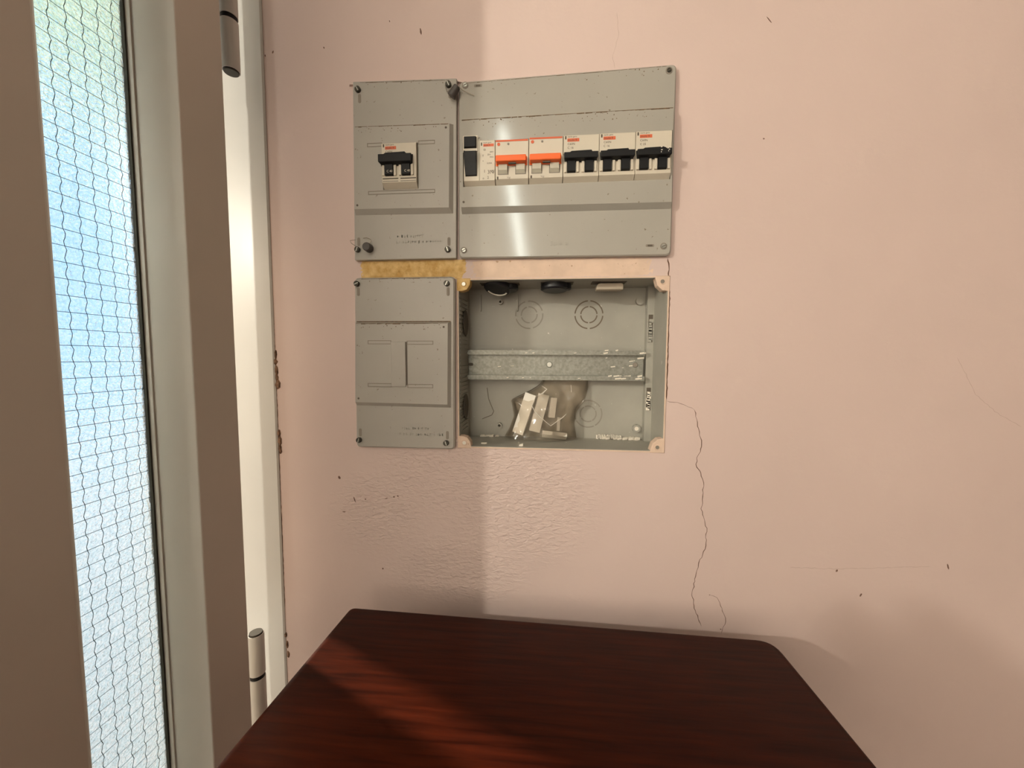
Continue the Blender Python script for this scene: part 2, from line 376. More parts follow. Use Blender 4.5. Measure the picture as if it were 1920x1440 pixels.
for z in zl:
    dz = random.uniform(-.3, .3)
    wm.tube([(-332.9, 123, z + dz), (-332.9, 210, z + random.uniform(-.3, .3))], 0.20, 4)
for k in range(10):
    wdp = 122.3 + 9.95 * k
    if wdp > 209: break
    if wdp < 123.5: continue
    path = []
    for j, z in enumerate(zl[:-1]):
        for t in (0, 0.25, 0.5, 0.75):
            path.append((-332.8, wdp + 0.75 * math.sin(2 * PI * t + 0.5 * math.sin(j)) + 0.15 * math.sin(j * 1.7 + k), z + t * 11.5))
    wm.tube(path, 0.23, 4)
tag(wm.build('wire_mesh', M_mesh, door), kind='stuff')
# barrel hinges
def hinge(cx, wd, zt, zs, zb, cap_low):
    """zt top of upper knuckle, zs washer, zb bottom of lower knuckle"""
    h = MB().box(XB + 20, wd - 2, min(zb, zt) + 4, cx, wd + 1, max(zb, zt) - 4)
    leaf = h.build('hinge_leaf', M_trim, door)
    for a, b in ((zs + 2.2, zt), (zb, zs - 2.2)):
        MB().cyl((cx, wd, a), (0, 0, 1), 7.6, b - a, 28).build('hinge_barrel', M_trim, leaf, smooth=True)
    MB().cyl((cx, wd, zs - 2.2), (0, 0, 1), 7.0, 4.4, 28).build('hinge_washer', M_black, leaf, smooth=True)
    ze = zb if cap_low else zt
    s = -1 if cap_low else 1
    MB().cyl((cx, wd, ze), (0, 0, s), 6.8, 1.6, 24, r2=6.2).build('hinge_pin_cap', M_screw, leaf, smooth=True)
hinge(-306.0, 49.5, 402, 322, 275, True)
hinge(-306.0, 49.5, -296.5, -343, -425, False)

# ---- wall damage and repairs
def ribbon(name, pts, wds, M, jit=0.6, parent=wall):
    """thin irregular crack as a shallow dark seam"""
    b = MB(); P = []
    for i in range(len(pts) - 1):
        (x0, z0), (x1, z1) = pts[i], pts[i + 1]
        n = max(1, int(math.hypot(x1 - x0, z1 - z0) / 3))
        for k in range(n):
            t = k / n; P.append((x0 + (x1 - x0) * t + random.uniform(-jit, jit), z0 + (z1 - z0) * t + random.uniform(-jit, jit)))
    P.append(pts[-1])
    rr = [wds * random.uniform(0.55, 1.2) for _ in P]; rr[0] = rr[-1] = 0.05
    b.tube([(x, 0.0, z) for x, z in P], rr, 4, flat=0.35)
    return b.build(name, M, parent)
ribbon('crack', [(124.6, 103), (126.5, 94), (126.0, 87.5), (128.1, 61.4), (127.9, 17.3), (128.2, -44)], 0.55, M_crack, 0.35)
ribbon('crack', [(128.2, -45.5), (139.2, -47), (150.2, -50.8), (156.8, -54.1)], 0.22, M_crack, 0.5)
ribbon('crack', [(156.8, -54.1), (159.4, -64.8), (163.1, -77.8), (165.8, -90.3), (165, -99.5), (161.3, -103), (160.7, -115.1), (164.7, -119.1), (169, -132.2), (169, -146.7), (167.9, -161.4), (174.1, -181.6), (173.4, -205.3), (167.9, -220.5), (163.6, -241.7), (161.9, -256.8), (164.7, -271.8), (169.6, -283.7), (172.8, -292.6)], 0.36, M_crack, 0.7)
ribbon('crack', [(179.7, -255.8), (188.2, -258.3), (194.3, -273), (198.1, -284.8), (193.7, -299.1)], 0.28, M_crack, 0.5)
ribbon('crack', [(259.9, -220.9), (307.4, -220.1), (343.6, -217), (396.7, -212.5)], 0.2, mat('faint_scratch', (0.47, 0.345, 0.30), 0.9), 0.5)
ribbon('crack', [(405, 2), (424.8, -34.9), (445.4, -53.1), (467.9, -66)], 0.2, bpy.data.materials['faint_scratch'], 0.5)
ribbon('crack', [(68, 345), (70, 322), (64, 304), (67, 291)], 0.18, bpy.data.materials['faint_scratch'], 0.5)
# joint between frame post and wall
ribbon('crack', [(-308.6, 380), (-308.4, 150), (-308.5, 10)], 0.3, bpy.data.materials['faint_scratch'], 0.15)
ribbon('crack', [(-308.6, 40), (-308.7, 5), (-308.5, -20), (-308.5, -60), (-308.4, -300)], 0.45, M_crack, 0.3)
def chips(name, spots):
    b = MB()
    for x, z, rx, rz in spots:
        rx *= 1.45; x += .3; n = 10; o = [(x + rx * math.cos(2 * PI * k / n) * random.uniform(.7, 1.15), z + rz * math.sin(2 * PI * k / n) * random.uniform(.7, 1.15)) for k in range(n)]
        i = [(x + (p[0] - x) * .55 + random.uniform(-.3, .3), z + (p[1] - z) * .55) for p in o]
        b.frus(o, -0.5, i, random.uniform(1.0, 2.0))
    return b.build(name, M_chip, wall)
chips('crumbled_plaster', [(-308.5, 2, 2, 6), (-309.6, -6, 2.6, 5), (-307.8, -16, 2.2, 7), (-308.2, -24, 2.0, 5), (-307.0, -33, 3.4, 6.5), (-310.2, -33, 1.8, 3)])
chips('crumbled_plaster', [(-307.6, -89, 1.6, 6), (-307.2, -98, 2.2, 6), (-306.8, -108, 1.6, 7)])
chips('crumbled_plaster', [(-308.5, -335, 1.2, 4), (-307.5, -347, 1.4, 6), (-306.5, -360, 1.4, 6)])
def spot(x, z, rx, rz, a=0.0):
    n = 9; p = []
    for k in range(n):
        u, v = rx * math.cos(2 * PI * k / n) * random.uniform(.75, 1.2), rz * math.sin(2 * PI * k / n) * random.uniform(.75, 1.2)
        p.append((x + u * math.cos(a) - v * math.sin(a), z + u * math.sin(a) + v * math.cos(a)))
    MB().frus(p, -0.2, [(x + (q[0] - x) * .6, z + (q[1] - z) * .6) for q in p], 0.35).build('wall_nick', bpy.data.materials.get('nick') or mat('nick', (0.17, 0.095, 0.07), 0.9), wall)
for q in ((-133.5, 339.6, 1.1, 3.6, .15), (213.3, 217.2, .9, .9), (-235.9, -139.4, 1.6, 2.2, .5), (-185.8, -246, 1.2, 1.3), (-218, -165, .8, 4.5, .35), (-205, -164, 1.2, 1), (-171, -160, 1.3, 1), (-166.5, -159, 1.4, .9, -.6), (-180, -162, 2.2, .6, .3),
          (-231, -180, 2.2, .7), (-298, 329, 1, 2, -.4), (-307, 326, .7, 1.5), (-240, 330, .8, 1.4, .3), (-167, 352, .6, 1.2, .3), (213, 328, .5, 4.5, .7), (307, -222, 1.2, 1.6, -.6), (413, -212, 1, 3.5, .3), (332, -247, 1, 2.5, -.4), (180, -256, .8, .5), (193, -294, 1, .7), (-174, -300, 1.3, .7)): spot(*q)
# yellow foam and peach filler between the covers
def slab_noise(x0, x1, zf, M, name, amp, nx, nz, lift, parent=wall):
    b = MB(); idx = {}
    for i in range(nx + 1):
        for j in range(nz + 1):
            u, v = i / nx, j / nz; x = x0 + (x1 - x0) * u; lo, hi = zf(x)
            e = min(1, 6 * min(u, 1 - u), 4 * min(v, 1 - v) + .3)
            b.v.append((x + random.uniform(-.4, .4) * (0 < i < nx), -0.3 + (lift + random.uniform(0, amp)) * e, lo + (hi - lo) * v)); idx[i, j] = len(b.v) - 1
    for i in range(nx):
        for j in range(nz): b.f.append((idx[i, j], idx[i + 1, j], idx[i + 1, j + 1], idx[i, j + 1]))
    return b.build(name, M, parent, smooth=True)
def foam_z(x):
    lo, hi = 86.3, 104.8
    if x > -99: lo = 84.5 + 0.0 * x
    k = max(0, (x + 92) / 10); n = 1.2 * math.sin(x * .9) + .7 * math.sin(x * 2.3)
    return lo + k * 13 + (n if k else 0), hi
slab_noise(-208, -82, foam_z, M_foam, 'foam_filler', 1.1, 110, 14, 0.9)
slab_noise(-95, 124, lambda x: (84.6, 104.5), M_filler, 'plaster_filler', 0.35, 90, 8, 0.5)
M_edge = M_filler
b = MB()
for i in range(12):                                        # ragged filler along the top of the covers
    x = -203 + i * 27; L = random.uniform(9, 14)
    p = [(x - L, 288.4), (x + L, 288.6), (x + L * .6, 290.6 + random.uniform(0, 1)), (x - L * .5, 290.2 + random.uniform(0, 1.2))]
    zt = (lambda xx: 289.2 - max(0, (xx + 206)) * .012 - (4 if xx > -94 else 0) + (max(0, xx + 92) * .028 + (0 if xx > -94 else 0)))
    p = [(q[0], q[1] - 288.5 + zt(q[0])) for q in p]
    b.frus(p, -.2, [(x + (q[0] - x) * .8, q[1] - .2) for q in p], 3.0)
b.build('filler_edge', M_wall, wall)

# ------------------------------------------------------------------ small cover plates
def turret_screw(root, x, z, ang, sl):
    s = MB().cyl((x, 4, z), (0, 1, 0), 3.0, 5.2, 20, ch=.5).build('screw', M_screw, root, smooth=True)
    MB().obb((x, 9.25, z), (2.4 * math.cos(ang), 0, 2.4 * math.sin(ang)), (-.45 * math.sin(ang), 0, .45 * math.cos(ang)), (0, .12, 0)).build('screw_slot', M_zinc, s)
    MB().prism(rnd_poly(rect(x - 1.6 + 1.2, z + (4 if sl > 0 else -13), x + 1.6 + 1.2, z + (13 if sl > 0 else -4)), 1.5, 3), 5.9, 6.15).build('keyhole_slot', M_groove2, root)
def dirt_line(root, x0, z0, x1, z1, wd, specks=14, th=.9, drop=7):
    b = MB(); x = x0
    while x < x1:
        L = random.uniform(3, 9); e = min(x1, x + L); t0 = (x - x0) / (x1 - x0); t1 = (e - x0) / (x1 - x0); h = th * random.uniform(.35, 1.1)
        za, zb = z0 + (z1 - z0) * t0, z0 + (z1 - z0) * t1
        b.prism([(x, za - h), (e, zb - h * random.uniform(.6, 1.2)), (e, zb), (x, za)], wd - .2, wd + .12); x = e + random.choice((0, 0, 0, .8))
    for k in range(specks):
        q = random.uniform(x0 + 2, x1 - 2); zz = z0 + (z1 - z0) * (q - x0) / (x1 - x0) - random.uniform(1, drop); r_ = random.uniform(.25, .7)
        b.prism([(q - r_, zz), (q + r_ * .8, zz - r_ * .4), (q + r_ * .6, zz + r_ * random.uniform(.6, 2.2)), (q - r_ * .5, zz + r_)], wd - .2, wd + .1)
    tag(b.build('ledge_dirt', M_dirt, root), kind='stuff')
def small_cover(outer, raised, foot, scr, holes_, window, label, group):
    cx = (outer[0][0] + outer[1][0]) / 2
    root = thing('panel_cover', (cx, 0, outer[0][1]), label, 'panel cover', group)
    ro = rnd_poly(outer, 5, 3)
    if window:
        wr = rect(*window); wo = outer
        MB().ring(wo, wr, 0.5, inset(wo, 0.0), wr, 6).build('cover_plate', M_panel, root, bevel=.8)
        MB().ring(foot, wr, 6, raised, wr, 10).build('raised_plate', M_panel, root)
    else:
        MB().prism(ro, 0.5, 6, 1.6).build('cover_plate', M_panel, root)
        MB().frus(foot, 6, raised, 10).build('raised_plate', M_panel, root)
    dirt_line(root, raised[3][0] + 1, raised[3][1] - .1, raised[2][0] - 1, raised[2][1] - .1, 10, 18, 1.0)
    dirt_line(root, outer[3][0] + 8, outer[3][1] - 1.4, outer[2][0] - 8, outer[2][1] - 1.4, 6, 8, .5, 5)
    for (x, z, a, s) in scr: turret_screw(root, x, z, a, s)
    for (x, z) in holes_: MB().cyl((x, 9, z), (0, 1, 0), 1.15, 1.15, 12).build('pin_hole', M_groove, root)
    return root
U1 = small_cover([(-208.3, 104.6), (-95.6, 104.9), (-94.2, 287.0), (-205.8, 289.6)],
                 [(-205.3, 157.2), (-102.3, 156.2), (-101.2, 240.2), (-203.4, 241.6)], [(-205.6, 152.2), (-98.6, 151.2), (-97.8, 241.2), (-203.8, 242.2)],
                 [(-199.8, 280.6, 2.1, -1), (-102.6, 280.4, 2.0, -1), (-204.2, 115.7, 1.2, 1), (-104.6, 113.9, 1.9, 1)],
                 [(-104.9, 236.4), (-201.8, 161.1)], (-173, 176, -134.6, 222.5),
                 'grey cover plate with one breaker in its window and two dark seals', 'small grey panel covers')
L1 = small_cover([(-211.5, -101.9), (-98.4, -102.0), (-97.4, 86.0), (-209.2, 86.0)],
                 [(-209.2, -50.4), (-105.4, -51.6), (-104.3, 36.2), (-207.2, 36.2)], [(-209.4, -54.4), (-102.5, -55.4), (-101.4, 38.0), (-207.4, 38.0)],
                 [(-205.9, 79.2, .4, -1), (-105.9, 78.4, 1.1, -1), (-207.4, -93.5, 1.3, 1), (-107.8, -94.5, 1.9, 1)],
                 [(-108.8, 32), (-205.4, -46.2)], None,
                 'grey blank cover plate beside the open box, with no breaker', 'small grey panel covers')
# guide slots (thin frames) and blank flap
def guide(root, x0, x1, z, h=4.2):
    MB().ring(rect(x0, z - h / 2, x1, z + h / 2), rect(x0 + .7, z - h / 2 + .7, x1 - .7, z + h / 2 - .7), 9.9, rect(x0, z - h / 2, x1, z + h / 2), rect(x0 + .7, z - h / 2 + .7, x1 - .7, z + h / 2 - .7), 10.25).build('guide_slot', M_groove2, root)
guide(U1, -189.5, -173.2, 222.2, 4.0); guide(U1, -134.4, -116.6, 222.6, 4.0); guide(U1, -189.5, -116.8, 176.0 - 2.6, 3.8)
guide(L1, -193.4, -167, 15.6); guide(L1, -149.6, -120.4, 15.2); guide(L1, -194.4, -167, -31.2); guide(L1, -149.6, -121, -31.8)
MB().box(-167.2, 10, -32.6, -151, 11.2, 16.2, .3).build('blank_flap', M_panel, L1)
MB().box(-150.8, 9.9, -31.0, -149.3, 10.2, 16.0).build('flap_gap', M_groove, L1)
MB().box(-207, 6, 36.6, -102.2, 6.9, 38.6).build('ledge_dirt', M_dirt, L1)
def emboss(root, x, z, L):
    b = MB(); q = x
    while q < x + L:
        w_ = random.uniform(1.2, 2.4)
        b.box(q, 5.9, z + random.uniform(-.4, .2), q + w_ * .45, 6.1, z + 2.6); b.box(q, 5.9, z + random.choice((0, 1.1, 2.1)), q + w_, 6.1, z + random.choice((0.5, 1.6, 2.7)) + .2)
        q += w_ + random.choice((.8, .9, 2.6))
    tag(b.build('embossed_line', M_paleink, root), kind='stuff')
emboss(U1, -160, 127.5, 30); emboss(U1, -161, 121.5, 50); emboss(L1, -158, -80.5, 30); emboss(L1, -161, -87, 50)

# ------------------------------------------------------------------ large cover plate
U2 = thing('panel_cover', (17, 0, 104), 'wide glossy grey cover plate framing the long row of breakers', 'panel cover')
ow = [(-92.9, 104.7), (125.9, 104.0), (125.5, 288.2), (-92.0, 283.2)]; win = [(-86.9, 176.0), (121.3, 176.6), (122.2, 223.2), (-87.0, 220.3)]
def r4(p, r, n=5): return rnd_poly(p, r, n)
def wr_(n): return rnd_poly(win, 0.01, n)
MB().ring(r4(ow, 5), wr_(5), .5, r4(ow, 5), wr_(5), 5).build('cover_plate', M_panel2, U2)
MB().ring(r4(ow, 5), wr_(5), 5, r4(inset(ow, 1.2), 5), wr_(5), 6.2).build('cover_face', M_panel2, U2)
ft = [(-89.2, 150.2), (123.6, 149.8), (122.6, 245.4), (-89.4, 243.6)]; rs = [(-89.0, 155.6), (123.4, 154.8), (122.4, 244.6), (-89.2, 242.8)]
MB().ring(ft, win, 6.2, rs, win, 11).build('raised_plate', M_panel2, U2)
dirt_line(U2, -88, 242.6, 122, 244.5, 11, 46, 1.0, 9); dirt_line(U2, -84, 281.5, 116, 286.6, 6.2, 14, .5, 8)
for x, z, M in ((-85.2, 279.3, M_zinc), (118.3, 282.3, M_screw), (-87.2, 113.0, M_zinc), (118.3, 113.2, M_zinc)):
    a = MB().cyl((x, 6, z), (0, 1, 0), 3.3, .7, 22).build('screw', M_groove2, U2, smooth=True)
    MB().cyl((x, 6.4, z), (0, 1, 0), 2.3, .9, 20, ch=.3).build('screw_head', M, a, smooth=True)
    MB().obb((x, 7.35, z), (1.9, 0, .8), (-.13, 0, .3), (0, .1, 0)).build('screw_slot', M_groove, a)
for x, z in ((-71.9, 278.2), (104.8, 114.0)):
    MB().prism(rnd_poly(rect(x - 4.2, z - 1.3, x + 4.2, z + 1.3), 1.2, 3), 6.1, 6.4).build('eyelet', M_groove2, U2)
    MB().prism(rnd_poly(rect(x - 2.4, z - .8, x + 2.6, z + .8), .7, 3), 6.3, 6.55).build('eyelet_slot', M_groove, U2)
MB().cyl((-86.4, 10.4, 160.7), (0, 1, 0), 1.2, .8, 12).build('pin_hole', M_groove, U2)
text('Solera', 7.5, 12.8, 116.0, 6.25, M_paleink, U2, depth=.15, align='CENTER')

# ------------------------------------------------------------------ breakers
def marks(root, x, z, wd, lines):
    MB().box(x - 2.6, wd, z - 2.6, x - 1.1, wd + .12, z + .4).build('print_mark', M_ink, root)
    text('merlin gerin', 1.9, x, z - .9, wd + .06, M_ink, root, depth=.05)
    bar = MB().box(x - .2, wd, z - 5.0, x + 11.6, wd + .12, z - 1.9).build('print_bar', M_redprint, root)
    text('multi 9', 2.7, x + .5, z - 4.4, wd + .16, M_ink, bar, depth=.05, sx=1.15)
    for k, s in enumerate(lines): text(s, 3.0, x, z - 8.2 - 3.6 * k, wd + .06, M_ink, root, depth=.05)
def body(root, x0, x1, z0, z1, wd, slope=5.0):
    b = MB()
    prof = [(-40, z0), (wd - 6.0, z0), (wd, z0 + slope), (wd, z1 - .8), (wd - .8, z1), (-40, z1)]
    A = b.loop([(x0 + .15, q, z) for q, z in prof]); B = b.loop([(x1 - .15, q, z) for q, z in prof]); b.f += [tuple(A), tuple(B)]; b.bridge(A, B)
    return b.build('body', M_cream, root, bevel=.25)
def breaker(x0, x1, z0, z1, wd, bar, legs, lines, label, group=None, legz=None):
    r = thing('circuit_breaker', ((x0 + x1) / 2, wd, z0), label, 'circuit breaker', group)
    body(r, x0, x1, z0, z1, wd)
    bx0, bz0, bx1, bz1 = bar
    lz0, lz1 = legz
    for a, c in legs:
        MB().frus(rect(a, lz0, c, lz1 + 4), wd - 1, rect(a + .4, lz0 + 1.2, c - .4, lz1 + 4), wd + 3.0).build('lever', M_black, r)
        MB().box(a - 3.0, wd - .5, lz0 + .5, a - .35, wd + 1.8, lz1 + 2).build('lever_guard', M_cream, r, bevel=.3)
        MB().box(c + .35, wd - .5, lz0 + .5, c + 3.0, wd + 1.8, lz1 + 2).build('lever_guard', M_cream, r, bevel=.3)
    h = (bz1 - bz0)
    t = MB().frus([(bx0 + 1.5, bz0), (bx1 - 1.5, bz0), (bx1 - .5, bz1), (bx0 + .5, bz1)], wd + 1, [(bx0, bz0 + h * .15), (bx1, bz0 + h * .15), (bx1, bz1 - h * .1), (bx0, bz1 - h * .1)], wd + 7)
    tg = t.build('toggle_bar', M_black, r, bevel=.6)
    w = bx1 - bx0
    MB().frus([(bx0 + w * .12, bz1 - 1), (bx0 + w * .86, bz1 - 1), (bx0 + w * .82, bz1 + 1.4), (bx0 + w * .2, bz1 + .8)], wd + 1, [(bx0 + w * .15, bz1 - 1), (bx0 + w * .84, bz1 - 1), (bx0 + w * .8, bz1 + 1.0), (bx0 + w * .22, bz1 + .5)], wd + 6).build('toggle_ridge', M_black, tg)
    marks(r, x0 + 4.2, z1 - 1.6, wd, lines)
    return r
G = 'breakers in the wide panel'
b = breaker(-172.4, -135.2, 176.8, 221.4, 14, (-173.6, 198.2, -138.6, 208.2), ((-168.6, -159.4), (-150.6, -141.2)), ('C60N', 'C T R  40'), 'two-pole black lever breaker alone in the small panel window', None, (187.6, 197))
for xx in (-171.5, -152.4):
    MB().box(xx, 13.9, 185.0, xx + 16.8, 14.25, 186.0).build('body_line', M_groove, b); MB().box(xx, 13.9, 182.6, xx + 16.8, 14.2, 183.2).build('body_line', M_groove2, b)
for xx in (-166.0, -147.2): text('C 40', 3.2, xx, 190.6, 17.1, M_cream, b, depth=.05)
bx = [15.6, 51.0, 86.2, 121.0]; bl = ['between an orange lever switch and another breaker', 'in the middle of the three black ones', 'at the outer end of the row, its lever dusted with paint']
lines3 = (('C60N', 'C 16'), ('C60N', 'C 16'), ('C60N', 'C 25'))
for k in range(3):
    x0, x1 = bx[k], bx[k + 1]; zo = .35 * k
    r = breaker(x0, x1, 176.2 + zo * .3, 221.4 + zo * .9, 14, (x0 + .6, 194.8 + zo * .3, x1 - 1.4, 202.4 + zo * .3), ((x0 + 4.0, x0 + 12.6), (x0 + 21.4, x0 + 30.2)), lines3[k], 'two-pole black lever breaker ' + bl[k], G, (184.3 + zo * .2, 193))
    if k == 2:
        c = MB()
        for i in range(7): c.obb((x1 - 4 - random.uniform(0, 8), 21.2, 198 + random.uniform(-3, 5)), (random.uniform(.3, .9), 0, random.uniform(-.3, .3)), (0, 0, .35), (0, .2, 0))
        c.build('paint_flecks', M_plaster, r)
def orange(x0, x1, z1, label):
    r = thing('residual_current_breaker', ((x0 + x1) / 2, 14, 176), label, 'circuit breaker', G)
    body(r, x0, x1, 176.1, z1, 14)
    MB().box(x0 + .6, 13.9, z1 - 2.2, x1 - .8, 14.3, z1 - .6).build('print_stripe', M_redprint, r)
    for a in (x0 + 3.4, x0 + 21.2):
        MB().ring(rect(a - .7, 185.2, a + 10.2, 196.5), rect(a, 186, a + 9.4, 196.5), 13.9, rect(a - .7, 185.2, a + 10.2, 196.5), rect(a, 186, a + 9.4, 196.5), 14.2).build('window_edge', M_groove2, r)
        MB().frus(rect(a, 186, a + 9.4, 197), 13.9, rect(a + .3, 189, a + 9.1, 197), 16.5).build('lever', M_cream_g, r)
    t = MB().frus(rect(x0 + 1.6, 194.3, x1 - 2.4, 201.5), 15, [(x0 + 1.2, 195), (x1 - 2.2, 195), (x1 - 2.2, 200.9), (x0 + 1.2, 200.9)], 22).build('toggle_bar', M_orange, r, bevel=.8)
    MB().box(x0 + 14, 17, 193.6, x0 + 21.5, 19.5, 195).build('toggle_gap', M_groove, t)
    MB().cyl((x0 + 3.6, 13.9, z1 - 4.6), (0, 1, 0), 1.6, .4, 12).build('print_dot', M_redprint, r)
    MB().cyl((x0 + 13.4, 13.9, z1 - 4.6), (0, 1, 0), 1.1, .4, 12).build('print_dot', M_groove2, r)
    MB().box(x0 + 1.8, 13.9, 180.9, x0 + 3.4, 14.2, 183.6).build('print_mark', M_ink, r)
    text('Vigi', 2.6, x0 + 12, 181.6, 14.06, M_groove2, r, depth=.05)
    return r
orange(-53.0, -19.0, 219.8, 'orange lever switch beside the module with the black rocker'); orange(-18.8, 15.4, 220.8, 'orange lever switch beside the black lever breakers')
# differential module with test button and rocker
r = thing('residual_current_module', (-70, 14, 176), 'cream module with square black button over a black rocker', 'circuit breaker', G)
body(r, -85.6, -53.2, 175.4, 220.2, 14)
MB().frus(rect(-85.2, 211.9, -71.8, 223.4), 14, rect(-84.4, 212.6, -72.6, 222.6), 17.5).build('test_button', M_black, r, bevel=.4)
MB().box(-86.0, 13.5, 209.2, -70.8, 14.8, 224.6).build('button_surround', M_cream, r, bevel=.3)
rk = MB(); prof = [(13, 184.8), (15.5, 185.2), (17.5, 197), (20, 207), (15, 209.6), (13, 209.6)]
A = rk.loop([(-84.2 + (0.8 if z < 195 else 0), q, z) for q, z in prof]); B = rk.loop([(-71.8, q, z) for q, z in prof]); rk.f += [tuple(A), tuple(B)]; rk.bridge(A, B)
rk.build('rocker', M_black, r, bevel=.4)
MB().box(-70.0, 13.9, 181, -69.2, 14.6, 221).build('body_rib', M_cream_g, r)
MB().box(-67.6, 13.9, 214.6, -66.4, 14.15, 217.6).build('print_mark', M_ink, r)
MB().box(-65.2, 13.9, 213.6, -54.4, 14.1, 216.2).build('print_bar', M_redprint, r)
text('merlin gerin', 1.7, -65.2, 216.8, 14.06, M_ink, r, depth=.05); text('multi 9', 2.3, -64.6, 214.0, 14.16, M_ink, r, depth=.05)
for s, x, z, q in (('ID', -65, 209.6, 2.6), ('T', -66.4, 203.5, 3), ('25A', -61, 205, 2), ('230V', -58.6, 207.6, 1.8), ('50Hz', -58.6, 202.6, 1.8), ('0,03A', -61.5, 196.5, 2.2), ('n', -66.0, 199, 2.2), ('1', -65, 188, 4.2), ('3N', -61, 186.8, 5.2), ('2', -61.2, 182, 3.6), ('N', -56.8, 187.8, 4.0), ('o', -66, 181.6, 3.2)):
    text(s, q, x, z, 14.06, M_ink, r, depth=.05)
MB().prism([(-86.9, 175.8), (-84.6, 175.8), (-86.9, 179.6)], 11.0, 11.3).build('body_gap', M_groove, r)

# ------------------------------------------------------------------ wire seals
r = thing('wire_seal', (-191, 6, 116.8), 'dark round seal with wire tails by a corner screw above yellow foam', 'seal')
MB().cyl((-191, 6.6, 116.8), (0, 1, 0), 4.7, 8, 24, r2=4.5, ch=.7).build('seal_knob', M_lead, r, smooth=True)
MB().tube([(-190, 9, 121), (-187.6, 9, 123.5), (-188.5, 9, 125.8), (-193, 8.5, 127.6), (-197, 8.2, 127.2)], .32, 5).build('wire_tail', M_wire, r, smooth=True)
MB().tube([(-204.5, 9.8, 118.5), (-210, 9, 122), (-212, 8, 125), (-206, 7.5, 126)], .32, 5).build('wire_tail', M_wire, r, smooth=True)
r = thing('wire_seal', (-95, 6, 272), 'dark crumpled seal with wire tails over the joint between covers', 'seal')
MB().cyl((-99, 10.5, 266.6), (.62, .1, .78), 4.4, 11, 20, r2=3.6, ch=.8).build('seal_knob', M_lead, r, smooth=True)
MB().tube([(-91, 11, 275), (-87, 9, 272.5), (-81, 7.5, 270.5), (-75.5, 7.2, 268)], .35, 5).build('wire_tail', M_wire, r, smooth=True)
MB().tube([(-97, 11, 272), (-104, 8, 273), (-106, 7.5, 279), (-104, 8, 283), (-100, 9.5, 281)], .3, 5).build('wire_tail', M_wire, r, smooth=True)

# ------------------------------------------------------------------ open junction box sunk in the wall
X0, X1, Z0, Z1, BK = -95.5, 126.5, -100.2, 83.8, -56
box = thing('junction_box', (15, -30, Z0), 'open grey recessed box with a metal rail across its empty inside', 'junction box')
MB().box(X0, BK - 2, Z0, X1, BK, Z1).build('back_plate', M_box, box)
def side(p, q, name):     # slim wall between two (x,z) points, flared slightly towards the front
    (xa, za), (xb, zb) = p, q
for nm, a in (('side_wall', (X1 - 1.2, BK, Z0, X1, .6, Z1)), ('side_wall', (X0, BK, Z0, X1 - 1.2, .6, Z0 + 1.4)), ('side_wall', (X0, BK, Z1 - 1.2, X1 - 1.2, .6, Z1)), ('side_wall', (X0, BK, Z0 + 1.4, X0 + 1.2, .6, Z1 - 1.2))):
    MB().box(*a).build(nm, M_box, box)
MB().ring(rect(X0 - .6, Z0 - .6, X1 + .6, Z1 + .6), rect(X0 + .8, Z0 + .8, X1 - .8, Z1 - .8), .2, rect(X0 - .6, Z0 - .6, X1 + .6, Z1 + .6), rect(X0 + .8, Z0 + .8, X1 - .8, Z1 - .8), .9).build('rim', M_filler, box)
for (cx, cz, sx, sz, M, hm) in ((X0, Z1, 1, -1, M_foam, M_zinc), (X1, Z1, -1, -1, M_filler, M_groove2), (X0, Z0, 1, 1, M_filler, M_white), (X1, Z0, -1, 1, M_filler, M_groove2)):
    p = [(cx - sx, cz - sz), (cx + sx * 14.5, cz - sz), (cx + sx * 13.5, cz + sz * 6), (cx + sx * 10, cz + sz * 11), (cx + sx * 5, cz + sz * 12.5), (cx - sx, cz + sz * 12.5)]
    if sx < 0: p = [(cx - sx, cz - sz), (cx + sx * 14.5, cz - sz), (cx + sx * 11.5, cz + sz * 9), (cx + sx * 6, cz + sz * 14), (cx - sx, cz + sz * 15)]
    lug = MB().prism(p, -9, 1.0, .5).build('corner_lug', M, box)
    xx, zz = cx + sx * 6.6, cz + sz * 5.0
    MB().ring([(xx + 3.2 * math.cos(k * PI / 8), zz + 3.2 * math.sin(k * PI / 8)) for k in range(16)], [(xx + 2.2 * math.cos(k * PI / 8), zz + 2.2 * math.sin(k * PI / 8)) for k in range(16)], .9,
              [(xx + 3.0 * math.cos(k * PI / 8), zz + 3.0 * math.sin(k * PI / 8)) for k in range(16)], [(xx + 2.2 * math.cos(k * PI / 8), zz + 2.2 * math.sin(k * PI / 8)) for k in range(16)], 1.5).build('lug_socket', M, lug, smooth=True)
    MB().cyl((xx, .6, zz), (0, 1, 0), 2.0, .7, 14).build('lug_insert', hm, lug, smooth=True)
# ribbed side with oval entries
for k in range(34):
    z = Z0 + 14 + k * 4.6
    if z > Z1 - 14: break
    MB().frus([(X0 + 1.2, z), (X0 + 3.0, z), (X0 + 3.0, z + 2.3), (X0 + 1.2, z + 2.3)], -40, [(X0 + 1.2, z), (X0 + 1.8, z), (X0 + 1.8, z + 2.3), (X0 + 1.2, z + 2.3)], -3).build('rib', M_box, box)
for zc in (39, -58):
    o = [(-26 + 13 * math.cos(2 * PI * k / 20), zc + (11 + 4 * abs(math.sin(2 * PI * k / 20))) * math.sin(2 * PI * k / 20)) for k in range(20)]
    b = MB(); A = b.loop([(X0 + 3.1, q, z) for q, z in o]); B = b.loop([(X0 + 3.6, q, z) for q, z in o]); b.f += [tuple(A), tuple(B)]; b.bridge(A, B); b.build('cable_entry', M_groove, box)
